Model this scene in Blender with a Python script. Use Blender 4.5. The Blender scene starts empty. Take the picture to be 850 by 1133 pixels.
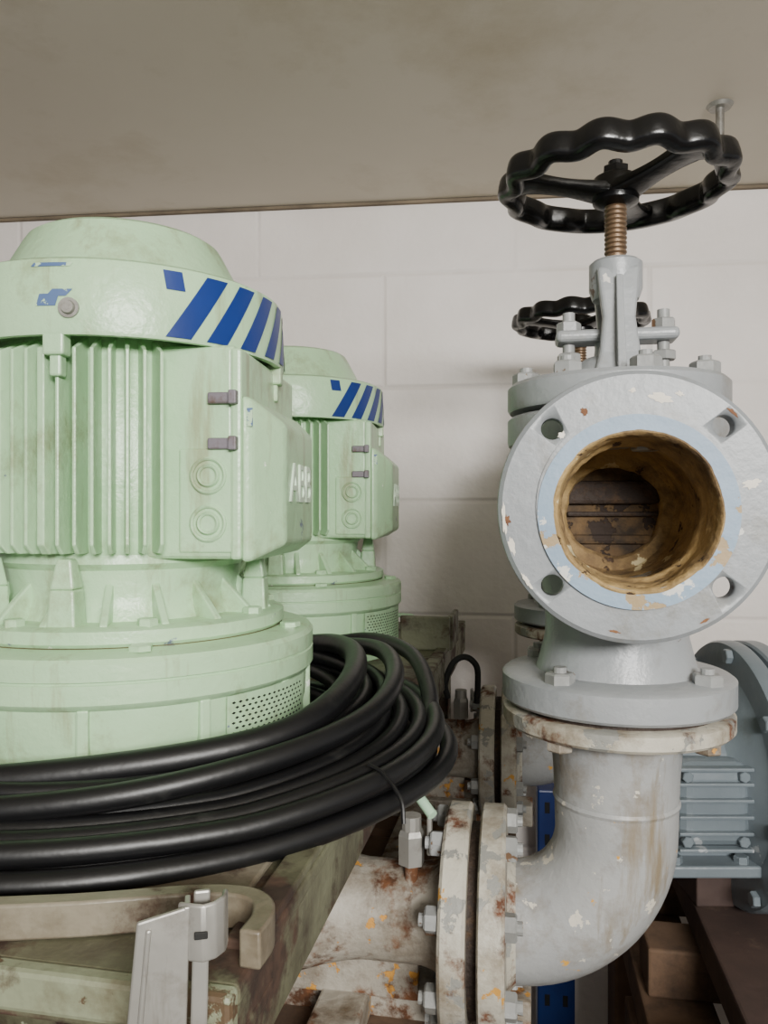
import bpy, bmesh, math, random
from mathutils import Vector, Matrix, noise as mnoise
random.seed(4)
H=1.2            # camera height above floor
YAW=math.radians(-10)
MYAW=math.radians(-6)
pi=math.pi
R_=math.radians
scn=bpy.context.scene

# ---------------------------------------------------------------- materials
def lin(c):
    return tuple(((x/255)/12.92 if x/255<=0.04045 else ((x/255+0.055)/1.055)**2.4) for x in c)+(1,)
def paint(name, col, dark=None, chips=None, rust=None, rough=0.4, bump=0.15, bscale=60, metallic=0.0, vscale=7, dirt=None, spec=None, streak=None):
    m=bpy.data.materials.new(name); m.use_nodes=True
    nt=m.node_tree; N=nt.nodes; L=nt.links
    b=N['Principled BSDF']; b.inputs['Roughness'].default_value=rough; b.inputs['Metallic'].default_value=metallic
    if spec is not None: b.inputs['Specular IOR Level'].default_value=spec
    tc=N.new('ShaderNodeTexCoord')
    def noise(scale,detail=4,rough_=0.6,off=(0,0,0),sc=(1,1,1)):
        mp=N.new('ShaderNodeMapping'); mp.inputs['Location'].default_value=off; mp.inputs['Scale'].default_value=sc
        L.new(tc.outputs['Object'],mp.inputs['Vector'])
        n=N.new('ShaderNodeTexNoise'); n.inputs['Scale'].default_value=scale; n.inputs['Detail'].default_value=detail; n.inputs['Roughness'].default_value=rough_
        L.new(mp.outputs['Vector'],n.inputs['Vector']); return n
    def ramp(src,a,bb):
        r=N.new('ShaderNodeValToRGB'); r.color_ramp.elements[0].position=a; r.color_ramp.elements[1].position=bb
        L.new(src,r.inputs['Fac']); return r.outputs['Color']
    def mix(f,a,c2):
        x=N.new('ShaderNodeMix'); x.data_type='RGBA'
        L.new(f,x.inputs[0])
        if isinstance(a,tuple): x.inputs[6].default_value=a
        else: L.new(a,x.inputs[6])
        if isinstance(c2,tuple): x.inputs[7].default_value=c2
        else: L.new(c2,x.inputs[7])
        return x.outputs[2]
    c=lin(col)
    d=lin(dark) if dark else tuple(v*0.8 for v in c[:3])+(1,)
    cur=mix(ramp(noise(vscale,5).outputs['Fac'],0.35,0.7),c,d)
    k=0
    if dirt:
        dc,th,sc=dirt
        cur=mix(ramp(noise(sc,8,0.7,(5,1,2)).outputs['Fac'],th,th+0.2),cur,lin(dc))
    if streak:
        dc,th,sc=streak
        cur=mix(ramp(noise(sc,6,0.65,(2,8,3),(1,1,.12)).outputs['Fac'],th,th+0.12),cur,lin(dc))
    hs=[]
    for spec_ in (chips or []):
        cc,th,sc=spec_; k+=1
        f=ramp(noise(sc,6,0.6,(3.1*k,7.7*k,1.3)).outputs['Fac'],th,th+0.015)
        cur=mix(f,cur,lin(cc)); hs.append(f)
    if rust:
        rc,th,sc=rust
        f=ramp(noise(sc,8,0.65,(9,4,2)).outputs['Fac'],th,th+0.08)
        rc2=mix(ramp(noise(50,4).outputs['Fac'],0.4,0.6),lin(rc),tuple(v*0.45 for v in lin(rc)[:3])+(1,))
        cur=mix(f,cur,rc2)
        rr=N.new('ShaderNodeMapRange'); rr.inputs['To Min'].default_value=rough; rr.inputs['To Max'].default_value=0.85
        L.new(f,rr.inputs['Value']); L.new(rr.outputs['Result'],b.inputs['Roughness'])
    L.new(cur,b.inputs['Base Color'])
    bn=N.new('ShaderNodeBump'); bn.inputs['Strength'].default_value=bump; bn.inputs['Distance'].default_value=0.004
    h=noise(bscale,3).outputs['Fac']
    if hs:
        mt=N.new('ShaderNodeMath'); mt.operation='MULTIPLY_ADD'; mt.inputs[1].default_value=-0.35
        L.new(hs[0],mt.inputs[0]); L.new(h,mt.inputs[2]); h=mt.outputs[0]
    L.new(h,bn.inputs['Height']); L.new(bn.outputs['Normal'],b.inputs['Normal'])
    return m
GREEN=paint('mint_enamel',(178,212,170),(164,200,158),chips=[((112,122,140),0.69,22),((226,234,218),0.70,24)],rust=((104,82,58),0.715,26),rough=0.33,bump=0.26,bscale=80,dirt=((136,142,104),0.54,12),streak=((152,166,130),0.58,34))
GREEND=paint('mint_enamel_worn',(168,198,162),(150,178,146),chips=[((120,110,90),0.69,10),((210,215,200),0.7,13)],rust=((110,70,45),0.70,6),rough=0.38,bump=0.25,bscale=60,dirt=((120,125,95),0.56,6))
GREY=paint('grey_paint',(148,151,153),(132,136,139),chips=[((206,202,194),0.69,24),((88,62,48),0.69,30)],rough=0.36,bump=0.2,bscale=110,dirt=((112,106,94),0.54,10))
GREYF=paint('grey_paint_flange',(138,142,145),(123,127,130),chips=[((190,188,182),0.72,30),((88,62,48),0.70,34)],rough=0.40,bump=0.12,bscale=110,dirt=((108,104,94),0.53,12))
GREYCHIP=paint('grey_paint_flaking',(158,159,158),(140,142,143),chips=[((200,194,180),0.635,40),((202,152,62),0.67,24)],rust=((112,64,40),0.69,22),rough=0.42,bump=0.25,bscale=100,dirt=((112,100,82),0.51,9),streak=((126,114,94),0.55,30))
CREAM=paint('flaking_white_flange',(190,185,170),(156,152,140),chips=[((136,136,130),0.57,32),((186,138,64),0.66,28)],rust=((100,60,38),0.555,18),rough=0.5,bump=0.35,bscale=90,dirt=((104,88,66),0.47,10))
RUSTY=paint('rusty_white_paint',(170,164,152),(144,138,126),chips=[((188,136,60),0.625,28)],rust=((108,68,40),0.505,16),rough=0.6,bump=0.5,bscale=80,dirt=((92,76,56),0.46,11))
BLUEFACE=paint('gasket_face_blue',(130,152,172),(116,136,156),chips=[((150,128,90),0.59,34),((196,196,190),0.62,26)],rough=0.5,bump=0.2)
BORE=paint('bore_rust',(180,152,100),(122,97,62),chips=[((68,50,37),0.61,34),((196,182,142),0.65,22)],rough=0.85,bump=0.9,bscale=60,dirt=((82,64,44),0.44,16))
BOREB=paint('bore_back_scale',(108,84,52),(74,57,39),chips=[((44,33,26),0.54,34)],rough=0.85,bump=0.8,dirt=((50,40,30),0.45,22))
BOREDK=paint('gate_dark',(56,44,36),(36,28,24),rough=0.75,bump=0.9,bscale=90,dirt=((92,68,44),0.54,34))
BLACKG=paint('black_enamel',(11,11,13),(7,7,8),rough=0.27,bump=0.25,bscale=50)
CABLE=paint('black_rubber',(16,16,18),(11,11,12),rough=0.42,bump=0.1,dirt=((50,50,48),0.62,16))
BRASS=paint('stem_brass',(140,116,92),(100,80,60),rough=0.42,metallic=0.5,bump=0.1,dirt=((70,58,46),.5,40))
BLUE=paint('blue_tape',(20,50,120),(18,44,106),chips=[((160,190,170),0.69,30)],rough=0.4,bump=0.05)
STEEL=paint('galvanised_steel',(166,164,158),(132,130,124),rough=0.45,metallic=0.55,bump=0.2,bscale=40,dirt=((100,90,78),0.52,16),streak=((108,102,92),.56,40))
NUT=paint('painted_nut',(150,152,152),(118,118,114),chips=[((104,80,60),0.62,45)],rough=0.45,bump=0.3)
BASEM=paint('base_plate_paint',(114,116,92),(84,82,64),chips=[((156,162,136),0.64,18)],rust=((72,52,40),0.50,11),rough=0.5,bump=0.4,bscale=50,dirt=((54,46,34),0.46,11))
BASEF=paint('base_front_paint',(146,154,128),(116,120,98),chips=[((84,68,50),0.60,24)],rust=((74,56,42),0.56,14),rough=0.5,bump=0.35,bscale=50,dirt=((84,74,56),0.45,11))
BROWN=paint('brown_rusty_strap',(134,128,112),(100,90,75),rust=((80,56,42),0.53,15),rough=0.42,bump=0.3,dirt=((78,66,50),.47,10))
WOOD=paint('weathered_wood',(112,88,68),(80,60,46),rough=0.85,bump=0.5,bscale=30,dirt=((56,44,36),0.5,9))
WOODR=paint('dark_red_timber',(80,62,56),(58,46,42),rough=0.7,bump=0.4,bscale=30,dirt=((110,92,78),0.56,12))
MACH=paint('machine_grey_blue',(114,124,130),(100,110,117),chips=[((160,165,168),0.70,18)],rough=0.35,bump=0.2,bscale=50,dirt=((92,96,94),.6,8))
RACK=paint('rack_blue',(24,50,110),(18,38,90),rough=0.4,bump=0.1)
DARK=paint('dark_hole',(22,22,20),(12,12,11),rough=0.8,bump=0)
GRIME=paint('grimy_joint',(100,94,66),(62,54,40),rough=0.8,bump=.2)
PALEG=paint('pale_green_wire',(170,205,175),rough=0.4,bump=0.1)
RED=paint('red_strap',(170,60,45),rough=0.6,bump=0.1)
LETT=paint('lettering_paint',(214,234,210),rough=.35,bump=.05)
WORN=paint('worn_tape',(84,108,150),chips=[((176,206,170),.56,60)],rough=.5,bump=.05)
CLIP=paint('clip_worn_metal',(128,122,132),(100,94,100),rough=.5,bump=.2,dirt=((84,66,56),.5,60))

# ---------------------------------------------------------------- mesh helpers
def empty(name,loc=(0,0,0),yaw=0):
    e=bpy.data.objects.new(name,None); e.location=loc; e.rotation_euler=(0,0,yaw); e.empty_display_size=.05
    scn.collection.objects.link(e); return e
def mk(name,verts,faces,mat,parent=None,smooth=True,bevel=0,bseg=2,M=None,ang=35):
    me=bpy.data.meshes.new(name)
    if M is not None: verts=[M@Vector(v) for v in verts]
    me.from_pydata([tuple(v) for v in verts],[],faces)
    bm=bmesh.new(); bm.from_mesh(me); bmesh.ops.recalc_face_normals(bm,faces=bm.faces)
    for f in bm.faces: f.smooth=smooth
    if smooth:
        for e in bm.edges:
            if len(e.link_faces)==2 and e.calc_face_angle(0)>R_(ang): e.smooth=False
    bm.to_mesh(me); bm.free()
    me.materials.append(mat)
    o=bpy.data.objects.new(name,me); scn.collection.objects.link(o)
    if parent: o.parent=parent
    if bevel>0:
        md=o.modifiers.new('bev','BEVEL'); md.width=bevel; md.segments=bseg; md.limit_method='ANGLE'; md.angle_limit=R_(30)
    return o
AX={'z':Matrix.Identity(4),'y':Matrix.Rotation(-pi/2,4,'X'),'x':Matrix.Rotation(pi/2,4,'Y')}
def lathe(name,prof,mat,parent=None,segs=72,axis='z',loc=(0,0,0),bevel=0.0,closed=False,M0=None,ang=35):
    M=Matrix.Translation(loc)@AX[axis]
    if M0 is not None: M=M0
    v=[];f=[];idx=[]
    for (r,z) in prof:
        if r<1e-6: idx.append([len(v)]*segs); v.append((0,0,z))
        else:
            s=len(v); idx.append(list(range(s,s+segs)))
            for i in range(segs):
                a=2*pi*i/segs; v.append((r*math.cos(a),r*math.sin(a),z))
    n=len(prof)
    for k in range(n if closed else n-1):
        A=idx[k];B=idx[(k+1)%n]
        for i in range(segs):
            j=(i+1)%segs
            q=[A[i],A[j],B[j],B[i]]
            u=[]
            for t in q:
                if t not in u: u.append(t)
            if len(u)>2: f.append(u)
    return mk(name,v,f,mat,parent,True,bevel,M=M,ang=ang)
def boxv(size,c,R=None):
    sx,sy,sz=[s/2 for s in size]
    vs=[Vector((x*sx,y*sy,z*sz)) for x in(-1,1) for y in(-1,1) for z in(-1,1)]
    if R is not None: vs=[R@v for v in vs]
    return [v+Vector(c) for v in vs]
BF=[(0,1,3,2),(4,6,7,5),(0,4,5,1),(2,3,7,6),(0,2,6,4),(1,5,7,3)]
def box(name,size,c,mat,parent=None,bevel=0.002,R=None,bseg=2):
    return mk(name,boxv(size,c,R),BF,mat,parent,False,bevel,bseg)
def multi(name,items,mat,parent=None,smooth=False,bevel=0):
    v=[];f=[]
    for (vs,fs) in items:
        o=len(v); v+=list(vs); f+=[tuple(i+o for i in q) for q in fs]
    return mk(name,v,f,mat,parent,smooth,bevel)
def prism(n,r,z0,z1,M=None,a0=0,r1=None):
    r1=r1 or r
    v=[Vector((r*math.cos(a0+2*pi*i/n),r*math.sin(a0+2*pi*i/n),z0)) for i in range(n)]+[Vector((r1*math.cos(a0+2*pi*i/n),r1*math.sin(a0+2*pi*i/n),z1)) for i in range(n)]
    if M is not None: v=[M@x for x in v]
    f=[tuple(range(n)),tuple(range(n,2*n))]+[(i,(i+1)%n,n+(i+1)%n,n+i) for i in range(n)]
    return v,f
def hexbolts(name,parent,mat,pts,axis='z',r=.011,h=.01,stud=.006,studh=.005,sgn=1):
    it=[]
    for p in pts:
        M=Matrix.Translation(p)@AX[axis]
        a=random.random()
        z1=h*sgn
        it.append(prism(6,r,0,z1*0.85,M,a)); it.append(prism(6,r,z1*.85,z1,M,a,r*.85))
        if stud: it.append(prism(12,stud,z1,z1+studh*sgn,M))
    return multi(name,it,mat,parent)
def sweep(name,pts,rad,mat,parent=None,segs=14,closed=False,flat=None,ang=40,sq=False):
    pts=[Vector(p) for p in pts]; n=len(pts)
    if not hasattr(rad,'__len__'): rad=[rad]*n
    T=[]
    for i in range(n):
        if closed: t=pts[(i+1)%n]-pts[i-1]
        else: t=pts[min(i+1,n-1)]-pts[max(i-1,0)]
        T.append(t.normalized())
    up=Vector((0,0,1)) if abs(T[0].z)<.9 else Vector((0,1,0))
    nrm=(up-T[0]*up.dot(T[0])).normalized()
    v=[];f=[]
    fx,fy=flat if flat else (1,1)
    for i in range(n):
        if i>0:
            nrm=(nrm-T[i]*nrm.dot(T[i])).normalized()
        bi=T[i].cross(nrm)
        for k in range(segs):
            a=2*pi*k/segs
            ca,sa=math.cos(a),math.sin(a)
            if sq:
                ca=math.copysign(abs(ca)**.6,ca); sa=math.copysign(abs(sa)**.6,sa)
            v.append(pts[i]+(nrm*ca*fx+bi*sa*fy)*rad[i])
    for i in range(n if closed else n-1):
        j=(i+1)%n
        for k in range(segs):
            l=(k+1)%segs
            f.append((i*segs+k,i*segs+l,j*segs+l,j*segs+k))
    if not closed:
        f.append(tuple(range(segs))); f.append(tuple((n-1)*segs+k for k in range(segs)))
    return mk(name,v,f,mat,parent,True,ang=ang)
def catmull(P,n=10):
    P=[Vector(p) for p in P]; Q=[P[0]*2-P[1]]+P+[P[-1]*2-P[-2]]; out=[]
    for i in range(1,len(Q)-2):
        for k in range(n):
            t=k/n; a,b,c,d=Q[i-1],Q[i],Q[i+1],Q[i+2]
            out.append(.5*((2*b)+(c-a)*t+(2*a-5*b+4*c-d)*t*t+(3*b-a-3*c+d)*t**3))
    out.append(P[-1]); return out
def boolcut(o,cutters):
    for c in cutters:
        md=o.modifiers.new('b','BOOLEAN'); md.operation='DIFFERENCE'; md.object=c; md.solver='EXACT'
    bpy.context.view_layer.update()
    dg=bpy.context.evaluated_depsgraph_get()
    me=bpy.data.meshes.new_from_object(o.evaluated_get(dg))
    o.modifiers.clear(); o.data=me
    for c in cutters: bpy.data.objects.remove(c,do_unlink=True)

# ---------------------------------------------------------------- room
wall_e_yaw=-math.atan(.112)
def wall_mat():
    m=bpy.data.materials.new('painted_block_wall'); m.use_nodes=True; nt=m.node_tree;N=nt.nodes;L=nt.links
    b=N['Principled BSDF']; b.inputs['Roughness'].default_value=.55
    tc=N.new('ShaderNodeTexCoord'); sp=N.new('ShaderNodeSeparateXYZ'); L.new(tc.outputs['Object'],sp.inputs[0])
    cb=N.new('ShaderNodeCombineXYZ')
    L.new(sp.outputs['X'],cb.inputs['X']); 
    ad=N.new('ShaderNodeMath'); ad.operation='ADD'; ad.inputs[1].default_value=-(H+.535)+.255*20; L.new(sp.outputs['Z'],ad.inputs[0]); L.new(ad.outputs[0],cb.inputs['Y'])
    br=N.new('ShaderNodeTexBrick'); br.inputs['Scale'].default_value=1; br.inputs['Brick Width'].default_value=.58; br.inputs['Row Height'].default_value=.255; br.inputs['Mortar Size'].default_value=.008; br.inputs['Mortar Smooth'].default_value=1
    L.new(cb.outputs[0],br.inputs['Vector'])
    n=N.new('ShaderNodeTexNoise'); n.inputs['Scale'].default_value=3; n.inputs['Detail'].default_value=6; L.new(tc.outputs['Object'],n.inputs['Vector'])
    r=N.new('ShaderNodeValToRGB'); r.color_ramp.elements[0].color=lin((240,233,228)); r.color_ramp.elements[1].color=lin((224,216,209)); r.color_ramp.elements[0].position=.4; r.color_ramp.elements[1].position=.75
    L.new(n.outputs['Fac'],r.inputs['Fac'])
    mx=N.new('ShaderNodeMix'); mx.data_type='RGBA'; mx.inputs[7].default_value=lin((205,197,191))
    nf=N.new('ShaderNodeTexNoise'); nf.inputs['Scale'].default_value=2.3; nf.inputs['Detail'].default_value=3; L.new(tc.outputs['Object'],nf.inputs['Vector'])
    rf=N.new('ShaderNodeMapRange'); rf.inputs['From Min'].default_value=.30; rf.inputs['From Max'].default_value=.60; L.new(nf.outputs['Fac'],rf.inputs['Value'])
    jm=N.new('ShaderNodeMath'); jm.operation='MULTIPLY'; L.new(br.outputs['Fac'],jm.inputs[0]); L.new(rf.outputs['Result'],jm.inputs[1])
    ml=N.new('ShaderNodeMath'); ml.operation='MULTIPLY'; ml.inputs[1].default_value=.35; L.new(jm.outputs[0],ml.inputs[0]); L.new(ml.outputs[0],mx.inputs[0]); L.new(r.outputs[0],mx.inputs[6]); L.new(mx.outputs[2],b.inputs['Base Color'])
    n2=N.new('ShaderNodeTexNoise'); n2.inputs['Scale'].default_value=60; n2.inputs['Detail'].default_value=5; L.new(tc.outputs['Object'],n2.inputs['Vector'])
    n3=N.new('ShaderNodeTexNoise'); n3.inputs['Scale'].default_value=9; n3.inputs['Detail'].default_value=3; L.new(tc.outputs['Object'],n3.inputs['Vector'])
    h=N.new('ShaderNodeMath'); h.operation='MULTIPLY_ADD'; h.inputs[1].default_value=-.6; L.new(jm.outputs[0],h.inputs[0])
    s=N.new('ShaderNodeMath'); s.operation='MULTIPLY_ADD'; s.inputs[1].default_value=.3; L.new(n2.outputs['Fac'],s.inputs[0]); L.new(n3.outputs['Fac'],s.inputs[2]); L.new(s.outputs[0],h.inputs[2])
    bn=N.new('ShaderNodeBump'); bn.inputs['Strength'].default_value=.55; bn.inputs['Distance'].default_value=.008; L.new(h.outputs[0],bn.inputs['Height']); L.new(bn.outputs[0],b.inputs['Normal'])
    return m
SHELFU=paint('shelf_underside_board',(208,200,184),(200,191,174),rough=.5,bump=.08,bscale=300,vscale=1.5,dirt=((184,173,150),0.52,2.0))
FLOORM=paint('concrete_floor',(128,124,118),(104,100,95),rough=.8,bump=.3,dirt=((80,76,70),.55,3))
w=box('wall_back',(6,.1,2.6),(0,.05,1.3),wall_mat(),None,0); w.location=(0,1.75,0); w.rotation_euler=(0,0,wall_e_yaw)
c=box('shelf_board',(6,3.0,.04),(0,-1.5-.006,H+.696+.02),SHELFU,None,0); c.location=(0,1.75,0); c.rotation_euler=(0,0,wall_e_yaw)  # shelf board overhead, seen from its underside
fl=box('floor',(8,7,.1),(0,-1.5,-.05),FLOORM,None,0)
GAPM=paint('dark_joint',(132,118,98),(90,80,66),rough=.8)
t=box('gap_strip_1',(6,.010,.006),(0,-.006,H+.692),GAPM,None,0); t.location=(0,1.75,0); t.rotation_euler=(0,0,wall_e_yaw)  # dark strip put in to stand for the gap where shelf meets wall

# ---------------------------------------------------------------- motor
BASEZ=-.235
def motor(origin):
    E=empty('electric_motor',(origin[0],origin[1],H),MYAW)
    prof=[(0,.2715),(.082,.2712),(.089,.2700),(.0945,.2665),(.0985,.2600),(.1200,.2200),(.1230,.2165),(.1300,.2150),(.150,.2135),(.1570,.210),(.1582,.206),(.161,.150),(.160,.1465),(.154,.1465),(.150,.155),(0,.155)]
    lathe('fan_cowl',prof,GREEN,E,96,ang=24)
    lathe('cowl_seam',[(.1215,.2160),(.1240,.2175),(.134,.2155),(.134,.2135)],GRIME,E,96)
    it=[]
    zb,zt=.149,.2065
    def rr(z): return .161+(.1582-.161)*(z-.15)/(.056)+.0007
    def stripe(a0,wd,sl,zb=zb,zt=zt):
        n=10;vs=[];fs=[]
        for j in range(n+1):
            t=j/n; z=zb+(zt-zb)*t
            for i in range(6):
                a=R_(a0+sl*t+wd*i/5); r=rr(z); vs.append(Vector((r*math.cos(a),r*math.sin(a),z)))
        for j in range(n):
            for i in range(5): fs.append((j*6+i,j*6+i+1,j*6+i+7,j*6+i+6))
        return vs,fs
    a=-54.5
    it.append(stripe(a+.5,6,-1,.190,.2065))
    for k in range(7):
        it.append(stripe(a,8-.3*k,14)); a+=13.2
    multi('hazard_stripe',it,BLUE,E,True)
    multi('tape_scrap',[stripe(-92,6,1,.170,.180),stripe(-89,6,2,.178,.184),stripe(-94,12,1,.203,.2062)],WORN,E,True)
    for a in (-82,70,98,186):
        M=Matrix.Rotation(R_(a),4,'Z')@Matrix.Translation((.1595,0,.168))@AX['x']
        multi('cowl_screw',[prism(16,.0085,0,.003,M),prism(16,.006,.003,.006,M,0,.005),prism(6,.0028,.006,.0065,M)],STEEL,E)
    for a in (-87,6,94,184):
        Rm=Matrix.Rotation(R_(a),3,'Z')
        box('cowl_bracket',(.016,.018,.020),Rm@Vector((.152,0,.140)),GREEN,E,.002,Rm)
        box('cowl_bracket_foot',(.012,.010,.022),Rm@Vector((.150,0,.124)),GREEN,E,.002,Rm)
    lathe('stator_body',[(0,.156),(.120,.156),(.123,.15),(.123,-.028),(.120,-.040),(0,-.040)],GREEN,E,72)
    it=[];n=66
    for i in range(n):
        ad=360*i/n
        s=((ad+180)%360)-180
        if abs(s)<50: continue
        Rm=Matrix.Rotation(R_(ad),3,'Z')
        r0,r1,tt=.116,.1510,.0020
        if i%11==5: tt=.0042
        vs=[Vector(p) for p in [(r0,-tt*1.3,-.036),(r0,tt*1.3,-.036),(r1-.008,-tt,-.036),(r1-.008,tt,-.036),(r1,-tt*.8,-.028),(r1,tt*.8,-.028),(r1,-tt*.8,.138),(r1,tt*.8,.138),(r0,-tt*1.3,.155),(r0,tt*1.3,.155)]]
        vs=[Rm@v for v in vs]
        fs=[(0,1,3,2),(2,3,5,4),(4,5,7,6),(6,7,9,8),(8,9,1,0),(0,2,4,6,8),(1,9,7,5,3)]
        it.append((vs,fs))
    multi('cooling_fins',it,GREEN,E,False,.0010)
    # terminal box
    box('terminal_box_base',(.088,.196,.190),(.102,-.004,.053),GREEN,E,.006,bseg=3)
    box('terminal_box_rim',(.010,.204,.186),(.147,-.004,.051),GREEN,E,.003,bseg=2)
    x0,x1=.152,.183
    ya,yb=-.106,.096
    def ring(x,y0,y1,z0,z1): return [(x,y0,z0),(x,y1,z0),(x,y1,z1),(x,y0,z1)]
    v=ring(x0,ya,yb,-.045,.103)+ring(x0+.008,ya+.003,yb-.003,-.043,.100)+ring(x1,ya+.040,yb-.04,-.030,.080)
    f=[(0,1,2,3),(8,9,10,11)]
    for s in (0,4):
        for i in range(4): f.append((s+i,s+(i+1)%4,s+4+(i+1)%4,s+4+i))
    mk('terminal_box_cover',v,f,GREEN,E,False,.005,3)
    cu=bpy.data.curves.new('lettering','FONT'); cu.body='ABB'; cu.size=.054; cu.extrude=.0014; cu.align_x='CENTER'; cu.align_y='CENTER'
    to=bpy.data.objects.new('lettering_tmp',cu); scn.collection.objects.link(to)
    bpy.context.view_layer.update()
    me=bpy.data.meshes.new_from_object(to.evaluated_get(bpy.context.evaluated_depsgraph_get()))
    bpy.data.objects.remove(to,do_unlink=True)
    me.materials.clear(); me.materials.append(LETT)
    lo=bpy.data.objects.new('raised_lettering',me); scn.collection.objects.link(lo); lo.parent=E
    X=Vector((0,1,0)); Z=Vector((0,0,1)); Nn=X.cross(Z)
    Mx=Matrix((X,Z,Nn)).transposed().to_4x4(); Mx.translation=Vector((x1+.0006,-.006,.026))
    lo.matrix_local=Mx
    box('conduit_boss',(.050,.005,.092),(.120,-.1015,.010),GREEN,E,.002,bseg=3)
    for z in (.032,-.010):
        M0=Matrix.Translation((.122,-.104,z))@Matrix.Rotation(pi/2,4,'X')
        lathe('conduit_plug',[(.0165,0),(.0165,.0022),(.0150,.0034),(.0135,.0022),(.0130,.0004),(.0105,.0004),(.0100,.0030),(.0088,.0042),(.0072,.0030),(.0068,.0012),(0,.0012)],GREEN,E,40,M0=M0)
    for z in (.100,.060):
        box('cover_clip',(.020,.006,.010),(.132,-.105,z),CLIP,E,.0015)
        box('cover_clip_tab',(.007,.010,.012),(.146,-.109,z),CLIP,E,.001)
    box('blue_mark',(.005,.001,.016),(.1595,-.1045,.083),WORN,E,0)
    # neck
    lathe('bearing_housing',[(0,-.036),(.120,-.036),(.122,-.046),(.116,-.052),(.113,-.075),(.116,-.090),(.122,-.103),(0,-.103)],GREEN,E,72)
    it=[]
    for ad in range(0,360,20):
        Rm=Matrix.Rotation(R_(ad+7),3,'Z'); tt=.0035
        vs=[Rm@Vector(p) for p in [(.108,-tt,-.103),(.108,tt,-.103),(.148,-tt,-.103),(.148,tt,-.103),(.148,-tt,-.096),(.148,tt,-.096),(.108,-tt,-.058),(.108,tt,-.058)]]
        it.append((vs,[(0,1,3,2),(2,3,5,4),(4,5,7,6),(6,7,1,0),(0,2,4,6),(1,7,5,3)]))
    multi('gusset_ribs',it,GREEN,E,False,.0015)
    for ad in (-87,3,93,183,-125):
        Rm=Matrix.Rotation(R_(ad),4,'Z')
        M=Rm@Matrix.Translation((.134,0,0))
        multi('foot_boss',[prism(4,.018,-.103,-.066,M,pi/4,.015),prism(4,.015,-.066,-.040,M,pi/4,.009)],GREEN,E,False,.002)
    lathe('motor_flange',[(0,-.097),(.154,-.097),(.160,-.0995),(.1605,-.110),(.157,-.1135),(0,-.1135)],GREEN,E,96)
    lathe('flange_joint',[(.156,-.1125),(.1585,-.1135),(.1590,-.1155),(.156,-.1165)],GRIME,E,96)
    hexbolts('flange_bolts',E,GREEN,[(.147*math.cos(R_(a)),.147*math.sin(R_(a)),-.098) for a in range(-104,256,45)],r=.009,h=.007,stud=0)
    lathe('pump_lantern',[(0,-.113),(.178,-.114),(.188,-.117),(.191,-.121),(.191,-.1345),(.1895,-.1355),(.1895,-.1365),(.191,-.1375),(.191,-.153),(.188,-.157),(.1840,-.159),(.183,-.185),(.178,-.205),(.174,BASEZ),(0,BASEZ)],GREEN,E,96)
    hexbolts('lantern_bolts',E,GREEN,[(.173*math.cos(R_(a)),.173*math.sin(R_(a)),-.114) for a in range(-62,298,60)],r=.010,h=.005,stud=0)
    it=[]
    for ad in range(0,360,30):
        Rm=Matrix.Rotation(R_(ad-90+14),3,'Z')
        it.append((boxv((.02,.010,.070),Rm@Vector((.178,0,-.192)),Rm),BF))
    multi('lantern_ribs',it,GREEN,E,False,.002)
    lathe('lantern_foot_ring',[(.170,-.213),(.182,-.216),(.184,-.222),(.184,BASEZ),(.170,BASEZ)],GREEN,E,96)
    vs=[];fs=[];n=14
    for i in range(n+1):
        a=R_(-40+ (36)*i/n)
        vs.append(Vector((.1870*math.cos(a),.1870*math.sin(a),-.228))); vs.append(Vector((.1885*math.cos(a),.1885*math.sin(a),-.158)))
    for i in range(n): fs.append((2*i,2*i+1,2*i+3,2*i+2))
    mk('vent_guard',vs,fs,GREEN,E)
    holes=[]
    for r in range(14):
        for cidx in range(15):
            a=R_(-38+ 32*(cidx+(r%2)*.5)/15); t=(r+.5)/14; z=-.162-.062*t; rad=.1870+.0015*(z+.228)/.070+.0006
            M=Matrix.Rotation(a,4,'Z')@Matrix.Translation((rad,0,z))@AX['x']
            holes.append(([M@Vector(p) for p in [(.0012,0,0),(0,.0024,0),(-.0012,0,0),(0,-.0024,0)]],[(0,1,2,3)]))
    multi('vent_holes',holes,DARK,E)
    return E
OFF=Vector((.104,.55))
M1=Vector((-.265,.80)); V1=Vector((.228,.765))
for k in range(2): motor(M1+OFF*k)

# ---------------------------------------------------------------- valve
def handwheel(E,z,rot=0):
    n=280; P=[]
    for i in range(n):
        a=2*pi*i/n; s=math.cos(a*14)
        r=.1020+.0034*s; P.append((r*math.cos(a),r*math.sin(a),z+.0012*math.cos(a*14)))
    sweep('handwheel_rim',P,.0105,BLACKG,E,20,True,flat=(1.2,.85),sq=True)
    lathe('handwheel_hub',[(0,z+.008),(.014,z+.008),(.021,z+.004),(.024,z-.006),(.022,z-.020),(.014,z-.024),(0,z-.024)],BLACKG,E,32)
    for k,a in enumerate((rot,rot+120,rot+240)):
        c,s=math.cos(R_(a)),math.sin(R_(a))
        pts=[(r*c,r*s,z-.010+.010*((r-.012)/.085)) for r in [.012+.086*i/12 for i in range(13)]]
        rad=[.020-.006*math.sin(pi*i/12)+(.004 if i>10 else 0) for i in range(13)]
        sweep('handwheel_spoke',pts,rad,BLACKG,E,16,False,flat=(.38,1.0),sq=True)
    hexbolts('handwheel_nut',E,BLACKG,[(0,0,z+.008)],r=.013,h=.008,stud=.007)
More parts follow.
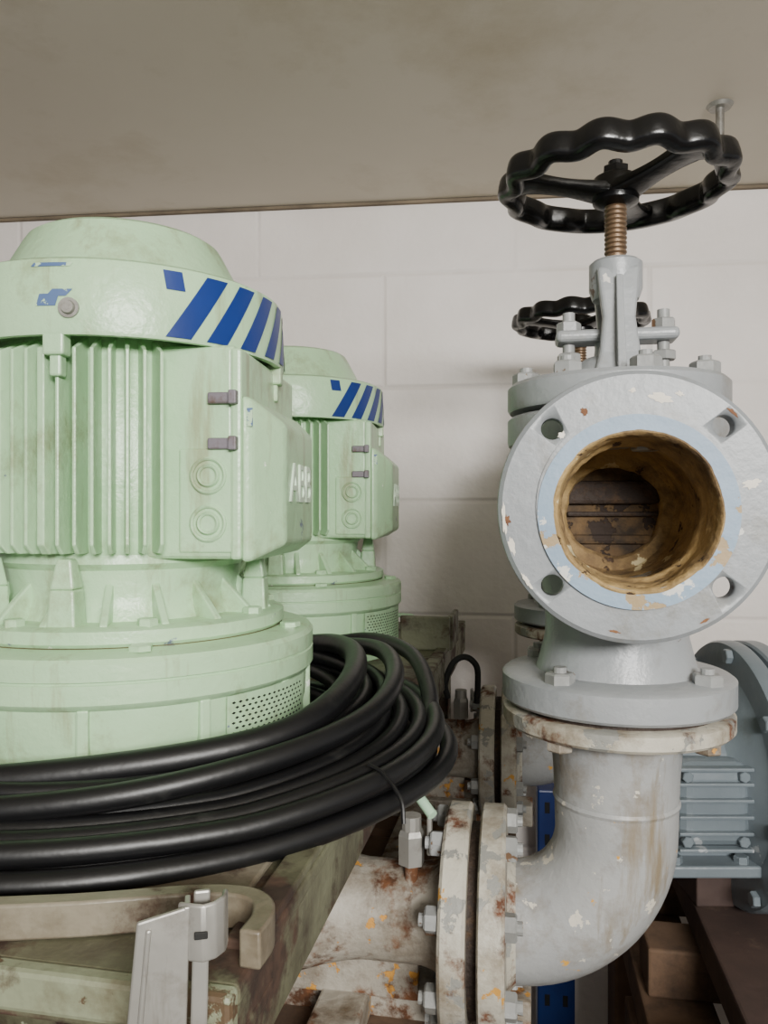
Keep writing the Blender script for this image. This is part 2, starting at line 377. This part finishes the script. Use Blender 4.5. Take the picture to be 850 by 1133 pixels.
def valve(origin,second=False):
    E=empty('gate_valve',(origin[0],origin[1],H),YAW)
    prof=[(0,.066),(.072,.066),(.074,.05),(.086,.03),(.090,0),(.086,-.03),(.074,-.06),(.068,-.085),(.068,-.120),(.073,-.140),(.078,-.157),(0,-.157)]
    body=lathe('valve_body',prof,GREY,E,72)
    cut=lathe('cut',[(0,-.2),(.0665,-.2),(.0665,.055),(0,.055)],GREY,E,48,'y')
    boolcut(body,[cut])
    FZ=.004
    fp=[(.067,-.1445),(.0795,-.1445),(.0795,-.1425),(.107,-.1425),(.1105,-.1395),(.1112,-.136),(.1112,-.124),(.109,-.121),(.086,-.120),(.078,-.114),(.074,-.100),(.074,-.02),(.067,-.02)]
    fl=lathe('front_flange',fp,GREYF,E,96,'y',closed=True,loc=(0,0,FZ))
    cs=[]
    for a in (44,136,224,316):
        cs.append(lathe('cut',[(0,-.2),(.0092,-.2),(.0092,-.10),(0,-.10)],GREYF,E,28,'y',loc=(.0925*math.cos(R_(a)),0,FZ+.0925*math.sin(R_(a)))))
    boolcut(fl,cs)
    lathe('gasket_face',[(.0655,-.1448),(.0655,-.1456),(.0785,-.1456),(.0785,-.1443)],BLUEFACE,E,96,'y')
    def patch(a0,r0,sx,sz,mat,nm,seed):
        rnd=random.Random(seed); cx=r0*math.cos(R_(a0)); cz=FZ+r0*math.sin(R_(a0)); n=22
        vs=[(cx,-.1430,cz)]
        for i in range(n):
            t=2*pi*i/n; q=.55+.6*rnd.random()
            px,pz=sx*q*math.cos(t),sz*q*math.sin(t); rt=R_(a0+90)
            vs.append((cx+px*math.cos(rt)-pz*math.sin(rt),-.1429,cz+px*math.sin(rt)+pz*math.cos(rt)))
        mk(nm,vs,[(0,1+i,1+(i+1)%n) for i in range(n)],mat,E,False)
    WHT=bpy.data.materials.get('bare_primer') or paint('bare_primer',(222,216,204),(204,196,180),rough=.6,bump=.2)
    RST=bpy.data.materials.get('rust_spot') or paint('rust_spot',(92,58,40),(128,88,54),rough=.8,bump=.4,vscale=60)
    for i,(a0,r0,sx,sz) in enumerate(((78,.089,.010,.004),(70,.096,.004,.002),(92,.094,.003,.002),(12,.088,.004,.008),(198,.104,.010,.0025),(185,.106,.014,.002),(215,.106,.008,.002),(135,.083,.004,.003))):
        patch(a0,r0,sx,sz,WHT,'primer_patch',i)
    for i,(a0,r0,sx,sz) in enumerate(((186,.104,.005,.0035),(118,.088,.003,.004),(260,.102,.006,.0012),(300,.104,.005,.0012),(46,.104,.006,.0018))):
        patch(a0,r0,sx,sz,RST,'rust_patch',40+i)
    lp=[(.0668,-.1452),(.0645,-.1464),(.0628,-.1445),(.0612,-.136),(.0606,-.122),(.0600,-.11),(.0572,-.104),(.0570,-.095),(.0595,-.088),(.0618,-.07),(.0630,-.05),(.0635,-.03),(.0630,-.01),(.0620,.01),(.058,.018),(.048,.020),(.0455,.024),(.0455,.040),(0,.040)]
    lp2=[]
    for (p,q) in zip(lp[:-1],lp[1:]):
        m=max(1,int(math.hypot(q[0]-p[0],q[1]-p[1])/.003)) 
        for k in range(m): lp2.append((p[0]+(q[0]-p[0])*k/m,p[1]+(q[1]-p[1])*k/m))
    lp2.append(lp[-1])
    lin_=lathe('bore_lining',lp2,BORE,E,144,'y')
    for vv in lin_.data.vertices:
        co=vv.co; rad=math.hypot(co.x,co.z)
        if rad>.03:
            d=(mnoise.noise(co*40)*.0022+mnoise.noise(co*130)*.0012)
            if co.y<-.135: d=min(d,.0008)*.8
            kx=(rad+d)/rad; co.x*=kx; co.z*=kx
    lathe('gate_disc',[(0,.032),(.047,.032),(.047,.038),(0,.038)],BOREB,E,64,'y')
    box('gate_wedge',(.092,.014,.024),(.0,.029,.020),BOREDK,E,.004,bseg=2)
    box('gate_guide',(.090,.008,.005),(.0,.029,-.002),BOREDK,E,.002)
    box('gate_guide_low',(.080,.010,.010),(0,.031,-.028),BOREB,E,.004)
    lathe('rear_flange',[(0,.06),(.07,.06),(.072,.10),(.080,.122),(.110,.124),(.110,.142),(0,.142)],GREY,E,72,'y')
    lathe('bottom_flange',[(0,-.153),(.080,-.153),(.106,-.155),(.110,-.158),(.110,-.180),(.107,-.183),(0,-.183)],GREY,E,96)
    lathe('gasket',[(0,-.182),(.095,-.182),(.095,-.189),(0,-.189)],BOREDK,E,48)
    hexbolts('bottom_flange_nuts',E,NUT,[(.0925*math.cos(R_(a)),.0925*math.sin(R_(a)),-.156) for a in (-38,52,142,232)],r=.0135,h=.011)
    lathe('bonnet_flange_lower',[(0,.062),(.098,.062),(.104,.065),(.105,.069),(.105,.090),(.102,.093),(0,.093)],GREY,E,72)
    lathe('bonnet_flange_upper',[(0,.093),(.08,.093),(.08,.097),(.103,.098),(.105,.101),(.105,.121),(.101,.125),(.060,.127),(.045,.133),(.040,.143),(.030,.150),(0,.150)],GREY,E,72)
    pts=[(.088*math.cos(R_(a)),.088*math.sin(R_(a)),.124) for a in range(10,370,45)]
    hexbolts('bonnet_nuts',E,NUT,pts,r=.0135,h=.012)
    hexbolts('bonnet_bolt_heads',E,NUT,[(p[0],p[1],.063) for p in pts],r=.0125,h=.010,stud=0,sgn=-1)
    multi('gland_follower',[prism(24,.020,.150,.176,None)],GREY,E,True)
    box('gland_flange',(.116,.034,.012),(0,0,.172),GREY,E,.005,bseg=3)
    for s in (-1,1):
        lathe('gland_stud',[(0,.125),(.0060,.125),(.0060,.197),(0,.197)],NUT,E,12,loc=(s*.045,0,0))
        hexbolts('gland_nut',E,NUT,[(s*.045,0,.178)],r=.012,h=.010,stud=0)
        hexbolts('gland_nut_low',E,NUT,[(s*.045,0,.148)],r=.012,h=.009,stud=0)
    lathe('yoke_collar',[(.010,.246),(.022,.246),(.0255,.243),(.0255,.218),(.022,.208),(.010,.204)],GREY,E,40)
    for s in (-1,1):
        v=[];f=[]
        zs=[(.130,.036,.024,.010),(.15,.031,.019,.008),(.185,.025,.015,.007),(.212,.021,.018,.007),(.236,.019,.020,.004)]
        for (z,yc,hw,ht) in zs:
            for (dx,dy) in ((-hw,-ht),(hw,-ht),(hw,ht),(-hw,ht)): v.append((dx,s*yc+dy,z))
        for k in range(len(zs)-1):
            for i in range(4): f.append((k*4+i,k*4+(i+1)%4,k*4+4+(i+1)%4,k*4+4+i))
        f.append((0,1,2,3)); f.append(tuple(len(v)-4+i for i in range(4)))
        mk('yoke_leg',v,f,GREY,E,False,.004,3)
        v2=[(-.004,s*.040,.13),(.004,s*.040,.13),(-.004,s*.056,.13),(.004,s*.056,.13),(-.003,s*.024,.225),(.003,s*.024,.225),(-.003,s*.032,.225),(.003,s*.032,.225)]
        mk('yoke_rib',v2,[(0,1,3,2),(4,6,7,5),(0,4,5,1),(2,3,7,6),(0,2,6,4),(1,5,7,3)],GREY,E,False,.001)
    prof=[(0,.14),(.008,.14),(.008,.244)]
    z=.244
    while z<.304:
        prof+=[(.0108,z+.001),(.0108,z+.0024),(.0088,z+.0034),(.0088,z+.0042)]; z+=.0046
    prof+=[(0,z)]
    lathe('valve_stem',prof,BRASS,E,32)
    handwheel(E,.324,-48)
    return E
def elbow(origin):
    E=empty('pipe_elbow',(origin[0],origin[1],H),YAW)
    lathe('upper_flange',[(0,-.1892),(.106,-.1892),(.109,-.191),(.109,-.203),(.106,-.206),(.080,-.2065),(.066,-.213),(.0575,-.224),(0,-.224)],CREAM,E,96)
    hexbolts('upper_flange_bolts',E,RUSTY,[(.0925*math.cos(R_(a)),.0925*math.sin(R_(a)),-.206) for a in (-38,52,142,232)],r=.0125,h=.010,stud=0,sgn=-1)
    P=[(0,0,-.215),(0,0,-.23),(0,0,-.25),(0,0,-.28),(0,0,-.31)];Rr=[.065,.062,.0602,.059,.0582]
    for i in range(1,19):
        a=R_(90*i/18); P.append((-.10+.10*math.cos(a),0,-.31-.10*math.sin(a))); Rr.append(.0582-.001*math.sin(a))
    P.append((-.110,0,-.41)); Rr.append(.057)
    sweep('elbow_bend',P,Rr,GREYCHIP,E,48)
    lathe('weld_bead',[(.055,-.285),(.0594,-.283),(.0606,-.280),(.0594,-.277),(.055,-.275)],GREYCHIP,E,48)
    lathe('side_flange',[(0,-.131),(.106,-.131),(.109,-.129),(.109,-.109),(.106,-.106),(.066,-.105),(.058,-.098),(.054,-.092),(0,-.092)],CREAM,E,96,'x',loc=(0,0,-.41))
    bp=[(a,(.0925*math.cos(R_(a)),.0925*math.sin(R_(a)))) for a in range(22,382,45)]
    hexbolts('side_bolts',E,NUT,[(-.106,p[0],-.41+p[1]) for a,p in bp],'x',r=.0125,h=.011)
    return E
def branch(origin):
    E=empty('suction_pipe',(origin[0],origin[1],H),YAW)
    lathe('pipe_flange',[(0,-.168),(.050,-.168),(.106,-.166),(.109,-.163),(.109,-.144),(.106,-.141),(0,-.141)],CREAM,E,96,'x',loc=(0,0,-.41))
    lathe('pipe_gasket',[(0,-.142),(.09,-.142),(.09,-.1315),(0,-.1315)],BOREDK,E,48,'x',loc=(0,0,-.41))
    bp=[(.0925*math.cos(R_(a)),.0925*math.sin(R_(a))) for a in range(22,382,45)]
    hexbolts('pipe_bolts',E,NUT,[(-.167,p[0],-.41+p[1]) for p in bp],'x',r=.0125,h=.012,sgn=-1)
    lathe('pipe_body',[(.05,-.160),(.056,-.170),(.051,-.178),(.048,-.19),(.048,-.25),(.050,-.265),(.056,-.29),(.066,-.32),(.08,-.345),(0,-.345)],RUSTY,E,72,'x',loc=(0,0,-.41))
    lathe('pump_volute',[(0,-.250),(.12,-.250),(.15,-.30),(.17,-.34),(.175,-.41),(.165,-.46),(.13,-.49),(0,-.49)],BASEM,E,72,'z',loc=(-.492,-.03,0))
    box('pipe_rib',(.14,.012,.05),(-.265,0,-.475),RUSTY,E,.002)
    multi('bleed_stub',[prism(16,.007,-.372,-.345,Matrix.Translation((-.20,-.02,0)))],RUSTY,E,True)
    hexbolts('bleed_cock',E,STEEL,[(-.2,-.02,-.352)],r=.0135,h=.034,stud=.010,studh=.014)
    box('bleed_lever',(.005,.010,.040),(-.181,-.025,-.320),STEEL,E,.002)
    return E
for k in range(2):
    valve(V1+OFF*k); elbow(V1+OFF*k); branch(V1+OFF*k)

# ---------------------------------------------------------------- base frame
B=empty('steel_pump_skid',(-.072,.384,H),R_(-11))
Lb=1.28;Wb=.62
box('deck_plate',(Wb,Lb,.012),(-Wb/2,Lb/2,BASEZ-.006),BASEM,B,.003)
box('side_channel',(.010,Lb,.042),(-.006,Lb/2,BASEZ-.031),BASEM,B,.002)
box('side_channel_foot',(.05,Lb,.008),(-.026,Lb/2,BASEZ-.052),BASEM,B,.002)
box('front_bar',(Wb,.012,.022),(-Wb/2,-.004,BASEZ-.010),BASEF,B,.003)
box('front_bar_lower',(Wb,.05,.008),(-Wb/2,.030,BASEZ-.030),BASEM,B,.002)
for (x,y) in ((-.05,.08),(-.05,1.2),(-.58,.08),(-.58,1.2)):
    box('skid_leg',(.05,.05,.25),(x,y,-.37),BASEM,B,.003)
for y in (.52,1.05):
    box('cross_beam',(.62,.05,.035),(-.17,y-.06,-.5125),RUSTY,B,.003)
box('foot_rail',(.05,Lb,.03),(-.05,Lb/2,-.512),RUSTY,B,.003)
box('foot_rail_inner',(.05,Lb,.03),(-.58,Lb/2,-.512),RUSTY,B,.003)
def slab(name,poly,z0,z1,mat,parent,bev=.0015):
    n=len(poly)
    v=[(x,y,z0) for x,y in poly]+[(x,y,z1) for x,y in poly]
    return mk(name,v,[tuple(range(n)),tuple(range(n,2*n))]+[(i,(i+1)%n,n+(i+1)%n,n+i) for i in range(n)],mat,parent,False,bev)
slab('edge_rail',[(-.020,.03),(-.001,.03),(-.001,Lb),(-.020,Lb)],BASEZ,BASEZ+.006,BASEM,B)
slab('gusset_plate',[(-.10,.07),(-.028,.07),(-.028,.20),(-.06,.24),(-.10,.16)],BASEZ,BASEZ+.005,BROWN,B)
box('upright_plate',(.085,.012,.058),(-.040,.95,BASEZ+.029),BASEM,B,.003)
box('upright_plate_side',(.010,.10,.058),(.002,1.005,BASEZ+.029),BASEM,B,.003)
sweep('lift_handle',catmull([(-.115,.97,BASEZ),(-.115,.97,-.186),(-.105,.97,-.180),(-.075,.97,-.180),(-.063,.97,-.187),(-.063,.97,BASEZ)],6),.004,GREEND,B,10)

# bent strap on the deck
S=empty('bent_steel_strap',(0,0,H),0)
def strip(name,pts,w,th,mat,parent,tilt=0):
    P=[Vector(p) for p in pts];v=[];f=[];n=len(P)
    for i in range(n):
        t=(P[min(i+1,n-1)]-P[max(i-1,0)]); t.z=0; t.normalize(); nn=Vector((-t.y,t.x,0))
        for s,zz in ((1,w/2),(-1,w/2),(-1,-w/2),(1,-w/2)): v.append(P[i]+nn*(s*th/2+tilt*zz)+Vector((0,0,zz)))
    for i in range(n-1):
        for k in range(4): f.append((i*4+k,i*4+(k+1)%4,i*4+4+(k+1)%4,i*4+4+k))
    f.append((0,1,2,3)); f.append(tuple(4*(n-1)+k for k in range(4)))
    return mk(name,v,f,mat,parent,True,.0015)
zc=BASEZ+.0105
strip('strap_band',catmull([(-.42,.450,zc),(-.26,.430,zc),(-.18,.432,zc),(-.115,.442,zc),(-.084,.442,zc),(-.069,.433,zc),(-.065,.417,zc),(-.069,.398,zc)],10),.020,.012,BROWN,S)

# galvanised bracket (stands on the pallet board)
G=empty('galvanised_bracket',(-.112,.345,H),R_(12))
def plate(name,poly,y0,y1,mat,parent,bev=.001):
    n=len(poly)
    v=[(x,y0,z) for x,z in poly]+[(x,y1,z) for x,z in poly]
    return mk(name,v,[tuple(range(n)),tuple(range(n,2*n))]+[(i,(i+1)%n,n+(i+1)%n,n+i) for i in range(n)],mat,parent,False,bev)
plate('bracket_face',[(.002,-.183),(.024,-.178),(.014,-.528),(-.030,-.528)],0,.0025,STEEL,G)
plate('bracket_rib',[(.006,-.186),(.0085,-.186),(-.021,-.528),(-.024,-.528)],-.0014,.001,STEEL,G)
plate('bracket_side',[(.0265,-.176),(.034,-.176),(.026,-.528),(.017,-.528)],.010,.0125,STEEL,G)
plate('bracket_web',[(.0225,-.178),(.0250,-.178),(.0150,-.528),(.0125,-.528)],0,.012,STEEL,G,.0006)
strip('bracket_tab',[(.020,.006,-.191),(.026,.001,-.190),(.031,-.001,-.190),(.036,.001,-.190),(.040,.006,-.190),(.041,.013,-.190)],.026,.0025,STEEL,G)
box('bracket_slot',(.006,.001,.0035),(.030,-.0028,-.190),DARK,G,.0005)

# ---------------------------------------------------------------- cable coil
C=empty('cable_coil',(0,0,H),0)
CZ=BASEZ
cfg=[(t,0) for t in (0,.17,.34,.5,.67,.84,1)]+[(t,1) for t in (.08,.26,.43,.6,.76,.92)]+[(t,2) for t in (.2,.38)]
for i,(t,l) in enumerate(cfg):
    cx=-.265; cy=.79-.063*t; rx=.222+.096*t; ry=.213+.053*t
    z0=CZ+.0095+.015*l
    ph=random.random()*9; n=120; P=[]
    for k in range(n):
        a=2*pi*k/n
        w1=.005*math.sin(2*a+ph)+.003*math.sin(5*a+ph*2)
        if t==0: w1=abs(w1)*.5
        zz=z0+.0015*(1+math.sin(3*a+ph))+ .022*max(0,math.cos(a-.6))*(1 if l else .5)
        P.append((cx+(rx+w1)*math.cos(a),cy+(ry+w1)*math.sin(a),zz))
    sweep('cable_turn',P,.0076 if i%3 else .0084,CABLE,C,14,True)
sweep('cable_tail',catmull([(-.62,.60,-.200),(-.45,.56,-.199),(-.30,.550,-.192),(-.17,.570,-.184),(-.085,.605,-.175),(-.045,.66,-.163),(-.028,.74,-.152),(-.035,.83,-.148),(-.07,.92,-.155),(-.14,1.0,-.175)],10),.0112,CABLE,C,16)
sweep('cable_tail_b',catmull([(-.62,.56,-.208),(-.40,.520,-.204),(-.22,.52,-.196),(-.10,.56,-.184),(-.02,.64,-.172),(.010,.74,-.158),(-.005,.86,-.152),(-.07,.97,-.165)],10),.0092,CABLE,C,16)
sweep('cable_tail_c',catmull([(.040,.70,-.200),(.045,.78,-.180),(.03,.88,-.160),(-.02,.98,-.160),(-.10,1.04,-.18)],10),.0085,CABLE,C,16)
sweep('cable_tie',catmull([(-.012,.585,-.190),(.0,.575,-.194),(.012,.560,-.207),(.014,.553,-.222)],5),.0016,CABLE,C,8)
sweep('pale_wire_end',catmull([(.0,.70,-.222),(.025,.66,-.236),(.040,.64,-.250)],5),.0045,PALEG,C,10)
Hh=empty('hooked_hose',(0,0,H),0)
sweep('hose',catmull([(.105,1.28,-.305),(.10,1.27,-.28),(.112,1.26,-.245),(.132,1.26,-.235),(.15,1.26,-.25),(.152,1.26,-.28),(.15,1.26,-.31)],8),.005,DARK,Hh,10)

# ---------------------------------------------------------------- grey machine on the right
G2=empty('industrial_gearbox',(0.535,1.16,H-.385),0)
lathe('housing_flange_a',[(0,-.03),(.165,-.03),(.188,-.027),(.191,-.022),(.191,-.006),(.186,-.003),(0,-.003)],MACH,G2,96,'x')
lathe('housing_flange_b',[(0,-.003),(.180,-.003),(.180,.002),(.188,.003),(.191,.006),(.191,.026),(.186,.03),(.17,.034),(.165,.05),(.165,.38),(.15,.40),(0,.40)],MACH,G2,96,'x')
hexbolts('housing_bolts',G2,MACH,[(-.029,.176*math.cos(R_(a)),.176*math.sin(R_(a))) for a in range(8,368,45)],'x',r=.011,h=.009,sgn=-1,stud=0)
lathe('end_bell',[(0,-.145),(.080,-.145),(.092,-.135),(.096,-.06),(.108,-.045),(.150,-.030),(0,-.030)],MACH,G2,72,'x')
box('terminal_housing',(.106,.14,.118),(-.088,-.045,-.012),MACH,G2,.022,bseg=4)
it=[]
for z in (-.068,-.046,-.024,-.002,.020,.040): it.append((boxv((.100,.014,.005),(-.090,-.116,z)),BF))
multi('housing_ribs',it,MACH,G2,False,.0015)
hexbolts('housing_cover_bolts',G2,MACH,[(-.128,-.114,.030),(-.052,-.114,.030),(-.128,-.114,-.057),(-.052,-.114,-.057)],'y',r=.008,h=.008,sgn=-1,stud=0)
box('machine_foot',(.15,.22,.016),(-.092,-.01,-.098),MACH,G2,.003)
hexbolts('foot_bolts',G2,MACH,[(-.14,-.105,-.091),(-.05,-.105,-.091)],r=.010,h=.010,stud=0)
box('machine_foot_post',(.11,.17,.04),(-.092,0,-.080),MACH,G2,.003)
box('machine_leg',(.06,.10,.084),(-.05,.02,-.148),WOODR,G2,.003)
box('machine_foot_rear',(.30,.26,.03),(.19,0,-.175),MACH,G2,.003)
it=[]
for k in range(7):
    Rm=Matrix.Rotation(R_(90+k*30),3,'X')
    it.append((boxv((.30,.010,.03),Rm@Vector((.21,0,.17)),Rm),BF))
multi('housing_fins',it,MACH,G2,False,.002)

# timbers beneath it
T=empty('timber_skid',(.40,.83,H),YAW)
box('timber_top',(.16,.62,.05),(.08,.30,-.602),WOODR,T,.004)
box('timber_top_b',(.16,.62,.05),(.26,.32,-.602),WOODR,T,.004)
box('timber_top_c',(.18,.62,.05),(.45,.32,-.602),WOODR,T,.004)
for y in (.05,.32,.56):
    box('timber_cross',(.62,.085,.07),(.24,y,-.662),WOOD,T,.004)
for i,x in enumerate((-.03,.2,.42)):
    box('timber_runner',(.10,.62,.06),(x,.30,-.727),WOODR if i else WOOD,T,.004)
for y in (.05,.32,.56):
    for x in (-.03,.2,.42):
        box('timber_block',(.12,.12,.443),(x,y,-.9785),WOOD,T,.004)
sweep('red_strap',catmull([(.02,.0,-.573),(.10,.02,-.573),(.2,.04,-.573),(.3,.05,-.573)],6),.003,RED,T,8)

# pallet beneath pumps
Pp=empty('wooden_pallet',(-.054,.374,H),YAW)
for i in range(10):
    y=-.04+i*.145
    box('deck_board',(.78,.115,.022),(-.28,y,-.539),WOOD,Pp,.002)
for x in (-.62,-.28,.06):
    box('stringer',(.09,1.42,.08),(x,.61,-.590),WOOD,Pp,.003)
for x in (-.62,-.28,.06):
    for y in (.05,.65,1.2):
        box('support_block',(.09,.14,.570),(x,y,-.915),WOOD,Pp,.003)

# blue rack post
Rk=empty('rack_upright',(.352,1.60,0),wall_e_yaw)
box('post',(.075,.05,.635),(0,0,.3175),RACK,Rk,.004)
it=[]
for k in range(9):
    for s in (-1,1): it.append((boxv((.01,.002,.022),(s*.018,-.0256,.08+k*.065)),BF))
multi('post_slots',it,DARK,Rk)
Cb=empty('shelf_hook_bolt',(.575,1.33,H),0)  # hangs from the shelf board
lathe('hook_plate',[(0,.696),(.022,.696),(.018,.690),(0,.690)],STEEL,Cb,24)
lathe('hook_shank',[(0,.692),(.007,.692),(.007,.635),(0,.635)],STEEL,Cb,16)

# ---------------------------------------------------------------- lights
def area(name,loc,target,size,power,col=(1,1,1),sy=None):
    l=bpy.data.lights.new(name,'AREA'); l.energy=power; l.size=size; l.color=col
    if sy: l.shape='RECTANGLE'; l.size_y=sy
    o=bpy.data.objects.new(name,l); scn.collection.objects.link(o); o.location=loc
    o.rotation_euler=(Vector(target)-Vector(loc)).to_track_quat('-Z','Y').to_euler(); return o
area('aisle_lamp',(.45,-1.30,H+.42),(0.1,1.2,H+.05),.8,76,(1,.98,.94),.3)
wd=bpy.data.worlds.new('world'); scn.world=wd; wd.use_nodes=True
wd.node_tree.nodes['Background'].inputs[0].default_value=(1,.985,.955,1); wd.node_tree.nodes['Background'].inputs[1].default_value=.36

cam=bpy.data.cameras.new('camera'); co=bpy.data.objects.new('camera',cam); scn.collection.objects.link(co)
co.location=(0,0,H); co.rotation_euler=(pi/2,0,0); cam.sensor_fit='HORIZONTAL'; cam.sensor_width=36; cam.lens=36*860/850; cam.clip_start=.02
scn.camera=co
